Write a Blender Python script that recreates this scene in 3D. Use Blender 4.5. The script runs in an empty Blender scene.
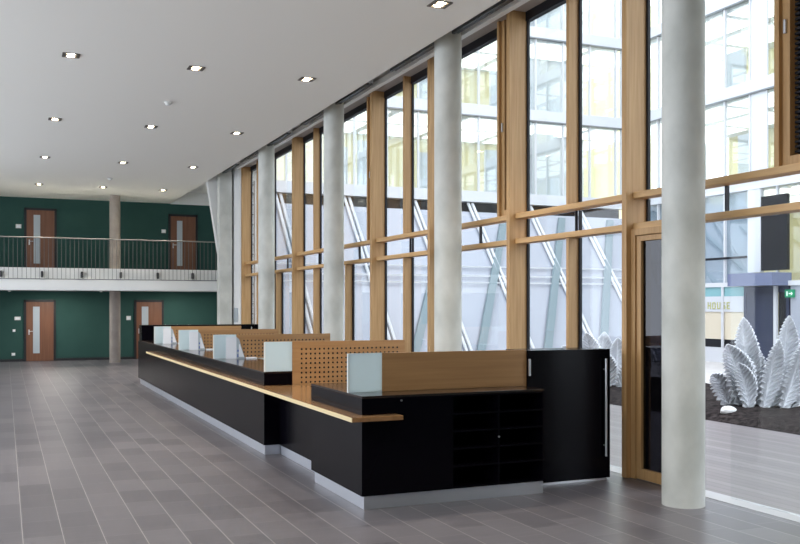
import bpy, math, random
from math import sin, cos, tan, atan, pi, radians, sqrt
from mathutils import Vector, Matrix

random.seed(7)
SC = bpy.context.scene
COL = SC.collection

# ------------------------------------------------------------------ camera, sky, exposure
F = 922.0; PX = 400.0; HY = 305.5; EYE = 1.95; TH = radians(23.2)
cam_d = bpy.data.cameras.new('camera'); cam = bpy.data.objects.new('camera', cam_d); COL.objects.link(cam)
cam.location = (0, 0, EYE); cam.rotation_euler = (radians(90), 0, -TH)
cam_d.sensor_width = 36; cam_d.lens = F / 800 * 36; cam_d.shift_y = (HY - 272) / 800
cam_d.clip_start = 0.05; cam_d.clip_end = 300
SC.camera = cam
SC.view_settings.view_transform = 'Standard'; SC.view_settings.look = 'None'
SC.view_settings.gamma = 1.0; SC.view_settings.use_curve_mapping = False
SC.view_settings.exposure = 1.12
SC.cycles.max_bounces = 10; SC.cycles.diffuse_bounces = 5; SC.cycles.transparent_max_bounces = 24
SC.cycles.sample_clamp_indirect = 6; SC.cycles.caustics_reflective = False; SC.cycles.caustics_refractive = False
W = bpy.data.worlds.new('sky'); SC.world = W; W.use_nodes = True
bgn = W.node_tree.nodes['Background']; bgn.inputs[0].default_value = (0.83, 0.89, 1.0, 1); bgn.inputs[1].default_value = 1.9
def portal(loc, rot, sx, sy):                       # window openings the daylight comes through
    l = bpy.data.lights.new('window_portal', 'AREA'); l.shape = 'RECTANGLE'; l.size = sx; l.size_y = sy
    l.cycles.is_portal = True
    o = bpy.data.objects.new('window_portal', l); COL.objects.link(o); o.location = loc; o.rotation_euler = rot
portal((6.95, 16.5, 3.05), (0, radians(90), 0), 6.1, 21.5)
portal((-5.9, 14.5, 2.8), (0, radians(-90), 0), 5.4, 29.0)

# ------------------------------------------------------------------ projection helpers (measured from the photograph)
def Xat(px, Y): return Y * tan(TH + atan((px - PX) / F))
def Yat(px, X): return X / tan(TH + atan((px - PX) / F))
def depth(X, Y): return X * sin(TH) + Y * cos(TH)
def Zat(py, X, Y): return EYE + (HY - py) * depth(X, Y) / F

# ------------------------------------------------------------------ materials
def mat(name, col, rough=0.5, metal=0.0, spec=0.5, emit=None, es=0.0, bump=None, var=None, scale=(1, 1, 1)):
    """principled material; var=(colour2, noise scale) mixes a second colour by noise; bump=(scale, strength)"""
    m = bpy.data.materials.new(name); m.use_nodes = True
    nt = m.node_tree; b = nt.nodes['Principled BSDF']
    b.inputs['Base Color'].default_value = (*col, 1); b.inputs['Roughness'].default_value = rough
    b.inputs['Metallic'].default_value = metal; b.inputs['Specular IOR Level'].default_value = spec
    if emit:
        b.inputs['Emission Color'].default_value = (*emit, 1); b.inputs['Emission Strength'].default_value = es
    tc = nt.nodes.new('ShaderNodeTexCoord'); mp = nt.nodes.new('ShaderNodeMapping')
    mp.inputs['Scale'].default_value = scale
    nt.links.new(tc.outputs['Object'], mp.inputs[0])
    if var:
        n = nt.nodes.new('ShaderNodeTexNoise'); n.inputs['Scale'].default_value = var[1]; n.inputs['Detail'].default_value = 6
        nt.links.new(mp.outputs[0], n.inputs['Vector'])
        r = nt.nodes.new('ShaderNodeValToRGB'); r.color_ramp.elements[0].position = 0.35; r.color_ramp.elements[1].position = 0.68
        r.color_ramp.elements[0].color = (*col, 1); r.color_ramp.elements[1].color = (*var[0], 1)
        nt.links.new(n.outputs['Fac'], r.inputs[0]); nt.links.new(r.outputs[0], b.inputs['Base Color'])
    if bump:
        n2 = nt.nodes.new('ShaderNodeTexNoise'); n2.inputs['Scale'].default_value = bump[0]; n2.inputs['Detail'].default_value = 4
        nt.links.new(mp.outputs[0], n2.inputs['Vector'])
        bp = nt.nodes.new('ShaderNodeBump'); bp.inputs['Strength'].default_value = bump[1]; bp.inputs['Distance'].default_value = 0.02
        nt.links.new(n2.outputs['Fac'], bp.inputs['Height']); nt.links.new(bp.outputs[0], b.inputs['Normal'])
    return m

def glass_mat(name, tint, fres=1.45, gl_rough=0.0, extra=0.0):
    """thin pane: transparent with a Fresnel reflection"""
    m = bpy.data.materials.new(name); m.use_nodes = True
    nt = m.node_tree; nt.nodes.remove(nt.nodes['Principled BSDF']); out = nt.nodes['Material Output']
    t = nt.nodes.new('ShaderNodeBsdfTransparent'); t.inputs[0].default_value = (*tint, 1)
    g = nt.nodes.new('ShaderNodeBsdfGlossy'); g.inputs['Roughness'].default_value = gl_rough; g.inputs[0].default_value = (1, 1, 1, 1)
    lw = nt.nodes.new('ShaderNodeLayerWeight'); lw.inputs[0].default_value = 0.5
    p5 = nt.nodes.new('ShaderNodeMath'); p5.operation = 'POWER'; p5.inputs[1].default_value = 5.0
    nt.links.new(lw.outputs['Facing'], p5.inputs[0])
    f0 = ((fres - 1) / (fres + 1)) ** 2 + extra
    a = nt.nodes.new('ShaderNodeMath'); a.operation = 'MULTIPLY_ADD'; a.use_clamp = True
    a.inputs[1].default_value = 1 - f0; a.inputs[2].default_value = f0
    nt.links.new(p5.outputs[0], a.inputs[0])
    mx = nt.nodes.new('ShaderNodeMixShader')
    nt.links.new(a.outputs[0], mx.inputs[0]); nt.links.new(t.outputs[0], mx.inputs[1]); nt.links.new(g.outputs[0], mx.inputs[2])
    nt.links.new(mx.outputs[0], out.inputs[0])
    return m

def floor_mat():
    m = bpy.data.materials.new('slate_tiles'); m.use_nodes = True
    nt = m.node_tree; L = nt.links.new; N = nt.nodes.new; b = nt.nodes['Principled BSDF']
    def math_(op, a, c=None):
        n = N('ShaderNodeMath'); n.operation = op
        for i, v in enumerate((a, c)):
            if v is None: continue
            if isinstance(v, (int, float)): n.inputs[i].default_value = v
            else: L(v, n.inputs[i])
        return n.outputs[0]
    tc = N('ShaderNodeTexCoord'); sp = N('ShaderNodeSeparateXYZ'); L(tc.outputs['Object'], sp.inputs[0])
    TW, TL, PHX = 0.316, 0.62, 0.138
    u = math_('DIVIDE', math_('SUBTRACT', sp.outputs[0], PHX), TW)
    ci = math_('FLOOR', u); fu = math_('FRACT', u)
    wn = N('ShaderNodeTexWhiteNoise'); wn.noise_dimensions = '1D'; L(ci, wn.inputs['W'])
    v = math_('ADD', math_('DIVIDE', sp.outputs[1], TL), wn.outputs['Value'])
    ri = math_('FLOOR', v); fv = math_('FRACT', v)
    du = math_('MULTIPLY', math_('MINIMUM', fu, math_('SUBTRACT', 1.0, fu)), TW)
    dv = math_('MULTIPLY', math_('MINIMUM', fv, math_('SUBTRACT', 1.0, fv)), TL)
    gu = math_('LESS_THAN', du, 0.0032); gv = math_('LESS_THAN', dv, 0.0028)
    cb = N('ShaderNodeCombineXYZ'); L(ci, cb.inputs[0]); L(ri, cb.inputs[1])
    w2 = N('ShaderNodeTexWhiteNoise'); w2.noise_dimensions = '2D'; L(cb.outputs[0], w2.inputs['Vector'])
    mp = N('ShaderNodeMapping'); mp.inputs['Scale'].default_value = (1.2, 7.0, 1); L(tc.outputs['Object'], mp.inputs[0])
    nz = N('ShaderNodeTexNoise'); nz.inputs['Scale'].default_value = 2.2; nz.inputs['Detail'].default_value = 8; nz.inputs['Roughness'].default_value = 0.62
    L(mp.outputs[0], nz.inputs['Vector'])
    t = math_('ADD', math_('MULTIPLY', w2.outputs['Value'], 0.36), math_('MULTIPLY', nz.outputs['Fac'], 0.95))
    r = N('ShaderNodeValToRGB'); r.color_ramp.elements[0].position = 0.3; r.color_ramp.elements[1].position = 0.95
    r.color_ramp.elements[0].color = (0.080, 0.075, 0.088, 1); r.color_ramp.elements[1].color = (0.168, 0.157, 0.172, 1)
    L(t, r.inputs[0])
    mx = N('ShaderNodeMix'); mx.data_type = 'RGBA'; L(math_('MULTIPLY', gu, 0.9), mx.inputs[0]); L(r.outputs[0], mx.inputs[6]); mx.inputs[7].default_value = (0.40, 0.38, 0.375, 1)
    mx2 = N('ShaderNodeMix'); mx2.data_type = 'RGBA'; L(math_('MULTIPLY', gv, 0.4), mx2.inputs[0]); L(mx.outputs[2], mx2.inputs[6]); mx2.inputs[7].default_value = (0.34, 0.325, 0.32, 1)
    L(mx2.outputs[2], b.inputs['Base Color'])
    b.inputs['Specular IOR Level'].default_value = 0.5
    L(math_('ADD', 0.27, math_('MULTIPLY', nz.outputs['Fac'], 0.16)), b.inputs['Roughness'])
    bp = N('ShaderNodeBump'); bp.inputs['Strength'].default_value = 0.12; bp.inputs['Distance'].default_value = 0.004
    L(nz.outputs['Fac'], bp.inputs['Height']); L(bp.outputs[0], b.inputs['Normal'])
    return m

def plank_mat(name, c1, c2, width, rough):
    m = bpy.data.materials.new(name); m.use_nodes = True
    nt = m.node_tree; L = nt.links.new; N = nt.nodes.new; b = nt.nodes['Principled BSDF']
    tc = N('ShaderNodeTexCoord'); sp = N('ShaderNodeSeparateXYZ'); L(tc.outputs['Object'], sp.inputs[0])
    d = N('ShaderNodeMath'); d.operation = 'DIVIDE'; d.inputs[1].default_value = width; L(sp.outputs[0], d.inputs[0])
    fl = N('ShaderNodeMath'); fl.operation = 'FLOOR'; L(d.outputs[0], fl.inputs[0])
    fr = N('ShaderNodeMath'); fr.operation = 'FRACT'; L(d.outputs[0], fr.inputs[0])
    wn = N('ShaderNodeTexWhiteNoise'); wn.noise_dimensions = '1D'; L(fl.outputs[0], wn.inputs['W'])
    mp = N('ShaderNodeMapping'); mp.inputs['Scale'].default_value = (14, 0.7, 1); L(tc.outputs['Object'], mp.inputs[0])
    nz = N('ShaderNodeTexNoise'); nz.inputs['Scale'].default_value = 2.5; nz.inputs['Detail'].default_value = 5; L(mp.outputs[0], nz.inputs['Vector'])
    av = N('ShaderNodeMath'); av.operation = 'MULTIPLY_ADD'; av.inputs[1].default_value = 0.5; L(wn.outputs['Value'], av.inputs[0])
    hf = N('ShaderNodeMath'); hf.operation = 'MULTIPLY'; hf.inputs[1].default_value = 0.5; L(nz.outputs['Fac'], hf.inputs[0]); L(hf.outputs[0], av.inputs[2])
    mx = N('ShaderNodeMix'); mx.data_type = 'RGBA'; L(av.outputs[0], mx.inputs[0]); mx.inputs[6].default_value = (*c1, 1); mx.inputs[7].default_value = (*c2, 1)
    gp = N('ShaderNodeMath'); gp.operation = 'LESS_THAN'; gp.inputs[1].default_value = 0.05; L(fr.outputs[0], gp.inputs[0])
    m2 = N('ShaderNodeMix'); m2.data_type = 'RGBA'; L(gp.outputs[0], m2.inputs[0]); L(mx.outputs[2], m2.inputs[6]); m2.inputs[7].default_value = (c1[0] * .35, c1[1] * .35, c1[2] * .35, 1)
    L(m2.outputs[2], b.inputs['Base Color']); b.inputs['Roughness'].default_value = rough
    return m

M = {}
M['floor'] = floor_mat()
M['ceiling'] = mat('ceiling_plaster', (0.90, 0.89, 0.82), 0.9, spec=0.1, bump=(60, 0.05))
M['white_paint'] = mat('white_paint', (0.80, 0.81, 0.79), 0.7, spec=0.2)
M['white_metal'] = mat('white_metal', (0.86, 0.87, 0.88), 0.35)
M['green_wall'] = mat('green_wall', (0.029, 0.077, 0.066), 0.75, spec=0.15, var=((0.032, 0.083, 0.071), 2.0))
M['concrete'] = mat('fair_faced_concrete', (0.54, 0.555, 0.51), 0.75, spec=0.3, var=((0.74, 0.75, 0.70), 2.2), bump=(22, 0.12), scale=(1, 1, 0.7))
M['brown_concrete'] = mat('rough_concrete', (0.30, 0.26, 0.23), 0.8, var=((0.37, 0.33, 0.29), 3.0))
M['glulam'] = mat('glulam_timber', (0.50, 0.305, 0.13), 0.5, var=((0.39, 0.22, 0.085), 1.0), scale=(26, 26, 1.1))
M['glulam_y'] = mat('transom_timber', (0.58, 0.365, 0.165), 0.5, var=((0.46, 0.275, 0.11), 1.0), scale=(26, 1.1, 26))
M['beech'] = mat('beech_veneer', (0.42, 0.232, 0.096), 0.42, var=((0.35, 0.183, 0.072), 1.0), scale=(0.9, 20, 26))
M['edge'] = mat('lit_wood_edge', (0.74, 0.60, 0.33), 0.4)  # light from the left painted into the shelf edge colour
M['beech_y'] = mat('beech_shelf', (0.30, 0.165, 0.075), 0.14, var=((0.24, 0.125, 0.055), 1.0), scale=(20, 0.8, 26))
M['door_wood'] = mat('door_veneer', (0.19, 0.082, 0.042), 0.45, var=((0.145, 0.060, 0.030), 1.0), scale=(18, 18, 1))
M['bright_white'] = mat('bright_white_beam', (0.93, 0.94, 0.91), 0.5)
M['black'] = mat('black_laminate', (0.0020, 0.0017, 0.0034), 0.22, spec=0.085)
M['ledge'] = mat('dark_polished_top', (0.022, 0.014, 0.012), 0.12, spec=0.6)
M['black_frame'] = mat('black_frame', (0.012, 0.012, 0.014), 0.45)
M['soffit'] = mat('pale_head_board', (0.50, 0.46, 0.42), 0.6)
M['sill'] = mat('pale_sill', (0.40, 0.40, 0.41), 0.4)
M['gasket'] = mat('anthracite_profile', (0.008, 0.008, 0.011), 0.5, spec=0.3)
M['steel'] = mat('brushed_steel', (0.62, 0.63, 0.65), 0.35, metal=1.0)
M['plinth'] = mat('brushed_aluminium_plinth', (0.66, 0.68, 0.73), 0.36, metal=0.85)
M['grey_steel'] = mat('grey_steel', (0.20, 0.21, 0.22), 0.45, metal=0.4)
M['track'] = mat('grey_track', (0.085, 0.10, 0.105), 0.45)
M['baluster'] = mat('baluster_steel', (0.13, 0.13, 0.125), 0.5)
M['rail'] = mat('rail_steel', (0.22, 0.215, 0.20), 0.5, metal=0.2)
def frosted():
    m = mat('frosted_glass', (0.70, 0.80, 0.82), 0.35); nt = m.node_tree
    t = nt.nodes.new('ShaderNodeBsdfTranslucent'); t.inputs[0].default_value = (0.86, 0.95, 0.98, 1)
    x = nt.nodes.new('ShaderNodeMixShader'); x.inputs[0].default_value = 0.5
    nt.links.new(nt.nodes['Principled BSDF'].outputs[0], x.inputs[1]); nt.links.new(t.outputs[0], x.inputs[2])
    nt.links.new(x.outputs[0], nt.nodes['Material Output'].inputs[0])
    return m
M['frost'] = frosted()
M['frost_edge'] = mat('glass_polished_edge', (0.82, 0.88, 0.86), 0.3)
M['door_glass'] = mat('door_satin_glass', (0.42, 0.48, 0.52), 0.3)
M['ext_white'] = mat('facade_white', (0.57, 0.58, 0.60), 0.4)
M['glass'] = glass_mat('window_glass', (0.97, 0.985, 0.98), 1.3)
M['dark_glass'] = glass_mat('dark_door_glass', (0.16, 0.16, 0.18), 1.5)
M['far_glass'] = glass_mat('courtyard_glass', (0.93, 0.97, 0.98), 1.5, extra=0.08)
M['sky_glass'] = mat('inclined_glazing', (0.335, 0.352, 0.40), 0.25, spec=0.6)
M['dark_blue'] = mat('dark_blue_metal', (0.020, 0.026, 0.058), 0.4)
M['blue_panel'] = mat('grey_blue_canopy', (0.13, 0.15, 0.24), 0.45)
M['brace'] = mat('grey_green_brace', (0.17, 0.22, 0.24), 0.5)
M['teal_glass'] = mat('teal_glass', (0.22, 0.42, 0.44), 0.15)
M['yellow_wall'] = mat('yellow_wall', (0.74, 0.67, 0.40), 0.8)
M['beige'] = mat('beige_interior', (0.62, 0.55, 0.42), 0.8)
M['deck'] = plank_mat('grey_timber_deck', (0.11, 0.092, 0.092), (0.235, 0.205, 0.205), 0.145, 0.42)
M['paving'] = mat('pale_paving', (0.52, 0.50, 0.47), 0.8, var=((0.46, 0.44, 0.42), 3))
M['soil'] = mat('dark_soil', (0.008, 0.006, 0.006), 0.95, spec=0.08, var=((0.05, 0.04, 0.038), 12.0), bump=(14, 0.9))
M['frosty_leaf'] = mat('silvery_leaf', (0.66, 0.67, 0.70), 0.5, var=((0.76, 0.77, 0.79), 5.0))
M['paper'] = mat('white_paper', (0.80, 0.82, 0.86), 0.6)
M['blue_mark'] = mat('blue_print', (0.05, 0.10, 0.36), 0.6)
M['sign_green'] = mat('green_sign', (0.01, 0.22, 0.10), 0.5, emit=(0.01, 0.30, 0.13), es=0.10)
M['sign_white'] = mat('sign_white', (0.8, 0.9, 0.82), 0.5, emit=(0.8, 1, 0.85), es=0.15)
M['blind'] = mat('pale_blue_blind', (0.40, 0.44, 0.50), 0.6)
M['letter'] = mat('olive_letter', (0.42, 0.42, 0.16), 0.6)
M['plastic'] = mat('white_plastic', (0.72, 0.73, 0.70), 0.5)
M['lamp'] = mat('lamp_glow', (1, 0.9, 0.7), 0.5, emit=(1.0, 0.80, 0.52), es=26)
M['lamp_box'] = mat('lamp_housing', (0.10, 0.085, 0.07), 0.4)
M['room_fill'] = mat('office_lamp', (1, 1, 1), 0.5, emit=(1.0, 0.96, 0.88), es=0.8)  # glow for ceiling panels added to brighten the rooms across the courtyard
M['stone'] = mat('pale_stone', (0.66, 0.65, 0.63), 0.8, bump=(9, 0.4))

# ------------------------------------------------------------------ mesh builder
class MB:
    def __init__(s): s.v = []; s.f = []; s.smooth = False
    def add(s, vs, fs):
        o = len(s.v); s.v += [tuple(p) for p in vs]; s.f += [tuple(i + o for i in f) for f in fs]; return s
    def box(s, x0, x1, y0, y1, z0, z1):
        if x0 > x1: x0, x1 = x1, x0
        if y0 > y1: y0, y1 = y1, y0
        if z0 > z1: z0, z1 = z1, z0
        return s.add([(x0, y0, z0), (x1, y0, z0), (x1, y1, z0), (x0, y1, z0), (x0, y0, z1), (x1, y0, z1), (x1, y1, z1), (x0, y1, z1)],
                     [(3, 2, 1, 0), (4, 5, 6, 7), (0, 1, 5, 4), (1, 2, 6, 5), (2, 3, 7, 6), (3, 0, 4, 7)])
    def prism(s, poly, a0, a1, axis):
        """extrude a 2-D polygon along axis ('x': (y,z), 'y': (x,z), 'z': (x,y))"""
        def p(q, a): return {'x': (a, q[0], q[1]), 'y': (q[0], a, q[1]), 'z': (q[0], q[1], a)}[axis]
        n = len(poly)
        vs = [p(q, a0) for q in poly] + [p(q, a1) for q in poly]
        fs = [tuple(range(n))[::-1], tuple(range(n, 2 * n))] + [(i, (i + 1) % n, (i + 1) % n + n, i + n) for i in range(n)]
        return s.add(vs, fs)
    def tube(s, pts, r, n=10):
        """round bar through points; r a number or one radius per point"""
        pts = [Vector(p) for p in pts]; rs = r if isinstance(r, (list, tuple)) else [r] * len(pts)
        vs = []; up = None
        for i, p in enumerate(pts):
            t = (pts[min(i + 1, len(pts) - 1)] - pts[max(i - 1, 0)]).normalized()
            a = t.cross(Vector((0, 0, 1)) if abs(t.z) < 0.95 else Vector((0, 1, 0))).normalized()
            if up is not None and a.dot(up) < 0: a = -a
            up = a; b = t.cross(a)
            for k in range(n):
                an = 2 * pi * k / n; vs.append(p + (a * cos(an) + b * sin(an)) * rs[i])
        m = len(pts)
        fs = [(i * n + k, i * n + (k + 1) % n, (i + 1) * n + (k + 1) % n, (i + 1) * n + k) for i in range(m - 1) for k in range(n)]
        fs += [tuple(range(n))[::-1], tuple(range((m - 1) * n, m * n))]
        s.smooth = True
        return s.add(vs, fs)

def finish(o, bevel):
    if bevel:
        b = o.modifiers.new('bevel', 'BEVEL'); b.width = bevel; b.segments = 2; b.limit_method = 'ANGLE'; b.angle_limit = radians(50)

def mesh_obj(name, mb, m, parent=None, bevel=0.0, org=None):
    vs = mb.v
    if org is None:
        if parent is not None: org = tuple(parent['_org'])
        else:
            xs = [p[0] for p in vs]; ys = [p[1] for p in vs]; zs = [p[2] for p in vs]
            org = ((min(xs) + max(xs)) / 2, (min(ys) + max(ys)) / 2, min(zs))
    me = bpy.data.meshes.new(name)
    me.from_pydata([(p[0] - org[0], p[1] - org[1], p[2] - org[2]) for p in vs], [], mb.f); me.update()
    if mb.smooth:
        for p in me.polygons: p.use_smooth = True
        me.set_sharp_from_angle(angle=radians(40))
    me.materials.append(m)
    o = bpy.data.objects.new(name, me); COL.objects.link(o)
    if parent is not None: o.parent = parent; o['_org'] = org
    else: o.location = org; o['_org'] = org
    finish(o, bevel)
    return o

def tag(o, label, cat, group=None):
    o['label'] = label; o['category'] = cat
    if group: o['group'] = group
    return o
def thing(name, loc, label, cat, group=None):
    o = bpy.data.objects.new(name, None); COL.objects.link(o); o.location = loc; o['_org'] = loc
    o.empty_display_size = 0.2
    return tag(o, label, cat, group)
def part(name, parent, mb, m, bevel=0.0, label=None):
    o = mesh_obj(name, mb, m, parent, bevel)
    # a sub-part's parent is itself at local 0, so the same origin works at every level
    if label: o['label'] = label
    return o
def struct(name, mb, m, bevel=0.0, parent=None, org=(0, 0, 0)):
    o = mesh_obj(name, mb, m, parent, bevel, org if parent is None else None)
    if parent is None: o['kind'] = 'structure'
    return o
def struct_empty(name, loc=(0, 0, 0)):
    o = bpy.data.objects.new(name, None); COL.objects.link(o); o.location = loc; o['_org'] = loc; o['kind'] = 'structure'
    return o
ORD = ['first', 'second', 'third', 'fourth', 'fifth', 'sixth', 'seventh', 'eighth', 'ninth', 'tenth', 'eleventh', 'twelfth', 'thirteenth', 'fourteenth']

# ================================================================== THE HALL SHELL
YF = 34.7            # far green wall
CZ = 5.72            # ceiling
SLAB = 6.14
struct('floor', MB().box(-6, 6.55, -5, YF, -0.2, 0).box(6.55, 7.8, 28.45, YF, -0.2, 0), M['floor'])
struct('trim_1', MB().box(6.55, 6.80, 5.91, 27.0, -0.2, 0.004), M['sill'])              # metal sill of the window wall
struct('ceiling', MB().box(-6, 5.63, -5, YF, CZ, CZ + 0.2), M['ceiling'])
struct('ceiling_slot', MB().box(-6, 7.0, -5, 28.0, SLAB, SLAB + 0.3).box(-6, 7.8, 28.0, YF, SLAB, SLAB + 0.3), M['white_paint'])
struct('wall_far', MB().box(-6, 7.8, YF, YF + 0.25, 0, CZ + 0.02).box(-6, 7.8, YF - 0.01, YF + 0.25, CZ + 0.02, SLAB), M['green_wall'])
struct('trim_2', MB().box(5.63, 7.59, YF - 0.06, YF - 0.012, CZ - 0.02, SLAB), M['white_paint'])  # pale upstand in the ceiling slot
wl = MB()
wl.box(-6.25, -6, -5, YF, 0, 0.12).box(-6.25, -6, -5, YF, 5.5, SLAB)
wl.box(-6.25, -6, -5, 0.0, 0.12, 5.5).box(-6.25, -6, 29.0, YF, 0.12, 5.5)
for y0 in (9.0, 19.0): wl.box(-6.25, -6, y0, y0 + 1.0, 0.12, 5.5)
struct('wall_left', wl, M['white_paint'])
struct('wall_back', MB().box(-6, 6.7, -5.25, -5, 0, SLAB), M['green_wall'])
struct('wall_right', MB().box(6.44, 6.80, 27.05, 28.62, 0, SLAB).box(6.80, 7.8, 28.45, 28.62, 0, SLAB).box(7.6, 7.8, 28.62, YF, 0, SLAB), M['white_paint'])
struct('wall_near_blocker', MB().box(6.44, 6.80, -5, 5.905, 0.005, 6.02), M['green_wall'])  # unseen wall added to keep bright courtyard reflections off the black desk front
# leaning white fin wall behind the last column
struct('wall_fin', MB().prism([(5.66, SLAB), (6.44, SLAB), (6.44, 0), (6.12, 0), (6.12, 3.2)], 28.35, 28.6, 'y'), M['white_paint'])
struct('baseboard_far', MB().box(-6, 7.59, YF - 0.02, YF - 0.002, 0, 0.09), M['black_frame'])
struct('trim_3', MB().box(6.30, 6.40, 5.91, 27.04, 5.995, 6.10), M['bright_white'])               # white strip at the window head
struct('trim_4', MB().box(6.40, 6.72, 5.91, 27.04, 6.06, SLAB - 0.002), M['soffit'])          # timber head of the window wall
struct('trim_5', MB().box(6.70, 6.79, 5.91, 27.04, 5.93, 6.06), M['gasket'])                    # dark head profile

# ------------------------------------------------------------------ gallery at the far end
YB = 31.0; ZS, ZB, ZD = 2.43, 2.76, 3.14
struct('balcony_slab', MB().box(-6, 7.59, YB + 0.06, YF, ZS + 0.03, ZD), M['white_paint'])
struct('trim_6', MB().box(-6, 7.59, YB - 0.06, YB + 0.06, ZS, ZB), M['bright_white'], 0.004)     # white beam along the gallery edge
rail = thing('balcony_railing', (0.0, YB - 0.1, ZB), 'long thin steel balustrade along the edge of the white gallery', 'railing')
rb = MB().tube([(-5.9, YB - 0.1, 4.075), (7.4, YB - 0.1, 4.075)], 0.02, 10)
part('handrail', rail, rb, M['rail'])
part('bottom_rail', rail, MB().box(-5.9, 7.4, YB - 0.112, YB - 0.088, ZB + 0.01, ZB + 0.035), M['grey_steel'])
proto = None
n_b = 0
x = -3.35
while x < 7.0:
    if n_b == 0:
        proto = part('baluster', rail, MB().box(x - 0.0055, x + 0.0055, YB - 0.107, YB - 0.093, ZB + 0.03, 4.06), M['baluster']); x0b = x
    else:
        c = proto.copy(); COL.objects.link(c); c.parent = rail; c.location = (x - x0b, 0, 0)
    n_b += 1; x += 0.128
for px in (1, 42, 82, 121, 158, 193):
    xx = Xat(px, YB - 0.1)
    part('bracket', rail, MB().box(xx - 0.03, xx + 0.03, YB - 0.10, YB + 0.06, ZB + 0.07, ZB + 0.27), M['black_frame'], 0.02)

def lobby_door(num, px0, px1, zb, gx0, gx1, ztop):
    """timber door with a satin glass strip in a black frame on the green wall"""
    r = struct_empty('door_%d' % num, (Xat(px0, YF), YF, zb))
    x0, x1 = Xat(px0, YF), Xat(px1, YF); y = YF; fw = 0.075
    fr = MB().box(x0, x0 + fw, y - 0.05, y - 0.002, zb, ztop).box(x1 - fw, x1, y - 0.05, y - 0.002, zb, ztop).box(x0, x1, y - 0.05, y - 0.002, ztop - fw, ztop)
    part('door_frame', r, fr, M['black_frame'])
    lf = part('door_leaf', r, MB().box(x0 + fw, x1 - fw, y - 0.035, y - 0.002, zb + 0.01, ztop - fw), M['door_wood'])
    g0, g1 = Xat(gx0, YF), Xat(gx1, YF)
    part('glass_strip', lf, MB().box(g0, g1, y - 0.042, y - 0.036, zb + 0.28, ztop - 0.24), M['door_glass'])
    hx = x0 + fw + 0.09
    part('door_handle', lf, MB().tube([(hx, y - 0.036, zb + 1.05), (hx, y - 0.09, zb + 1.05), (hx + 0.12, y - 0.09, zb + 1.05)], 0.013, 8)
         .box(hx - 0.02, hx + 0.02, y - 0.045, y - 0.036, zb + 0.93, zb + 1.11), M['steel'])
lobby_door(1, 23.9, 55.8, 0.0, 33.0, 39.6, 2.15)
lobby_door(2, 134.2, 163.6, 0.0, 141.6, 148.2, 2.15)
lobby_door(3, 24.2, 56.6, ZD, 33.6, 40.2, 5.36)
lobby_door(4, 168.4, 197.4, ZD, 176.8, 182.2, 5.33)

def wall_plate(px, py, w, h, label):
    X = Xat(px, YF); z = Zat(py, X, YF)
    t = thing('wall_switch', (X, YF, z), label, 'switch', 'switches on the green wall')
    part('face_plate', t, MB().box(X - w / 2, X + w / 2, YF - 0.02, YF - 0.001, z - h / 2, z + h / 2), M['plastic'], 0.004)
    part('rocker', t, MB().box(X - w * 0.32, X + w * 0.32, YF - 0.028, YF - 0.021, z - h * 0.32, z + h * 0.32), M['white_metal'])
wall_plate(17.6, 318.4, 0.20, 0.12, 'pale switch plate left of the left ground floor door')
wall_plate(128.6, 318.0, 0.16, 0.15, 'white switch plate left of the right ground floor door')
wall_plate(18.5, 226.2, 0.18, 0.14, 'pale switch plate left of the left upper gallery door')
wall_plate(163.6, 231.3, 0.16, 0.13, 'white switch plate left of the right upper gallery door')
wall_plate(14.0, 330.6, 0.09, 0.09, 'small round-cornered switch below the plate by the left ground door')
wall_plate(13.4, 354.3, 0.12, 0.10, 'low wall socket near the floor left of the ground door')

# unseen fill lights added behind the gallery beam to brighten the lower wall
for X in (-3.0, 1.6, 5.6):
    mesh_obj('added_fill_strip', MB().box(X - 0.6, X + 0.6, 33.3, 33.4, ZS + 0.018, ZS + 0.0295), M['white_metal'])
    o = bpy.data.objects[[q.name for q in bpy.data.objects if q.name.startswith('added_fill_strip')][-1]]
    tag(o, 'slim unseen fill light added under the gallery soffit, %s' % ('far left', 'left of the gallery column' if X < 3 else '', 'right of the gallery column')[(-3.0, 1.6, 5.6).index(X)], 'lamp', 'fill lights added under the gallery')
    l = bpy.data.lights.new('unseen_fill_glow', 'AREA'); l.shape = 'RECTANGLE'; l.size = 1.2; l.size_y = 0.1; l.energy = 24; l.color = (1, 0.95, 0.88)
    q = bpy.data.objects.new('unseen_fill_glow', l); COL.objects.link(q); q.parent = o; q.location = (0, 0, -0.006)
# ------------------------------------------------------------------ columns
def column(name, X, Y, r, z0, z1, m, label, group):
    n = 40; mb = MB(); vs = []; fs = []
    zs = [z0 + (z1 - z0) * i / 6 for i in range(7)]
    for z in zs:
        for k in range(n): vs.append((X + r * cos(2 * pi * k / n), Y + r * sin(2 * pi * k / n), z))
    for i in range(6):
        for k in range(n): fs.append((i * n + k, i * n + (k + 1) % n, (i + 1) * n + (k + 1) % n, (i + 1) * n + k))
    fs += [tuple(range(n))[::-1], tuple(range(6 * n, 7 * n))]
    mb.add(vs, fs); mb.smooth = True
    return tag(mesh_obj(name, mb, m), label, 'column', group)
CX = 6.11; CY = [7.21 + 5.22 * k for k in range(5)]
cl = ['round concrete column nearest the viewer at the right', 'round concrete column behind the tall black cabinet, next one back from the nearest',
      'round concrete column in the middle of the window wall row', 'round concrete column beside the ladder bay, before the last']
for k in range(4):
    column('concrete_column', CX, CY[k], 0.205, 0.0, SLAB - 0.001, M['concrete'], cl[k], 'round columns along the window wall')
lc = MB().box(CX - 0.12, CX + 0.27, CY[4] - 0.2, CY[4] + 0.15, 0, SLAB - 0.001)
tag(mesh_obj('concrete_pier', lc, M['concrete'], None, 0.01), 'rectangular concrete pier at the far end of the column row beside the white fin wall', 'column')
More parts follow.
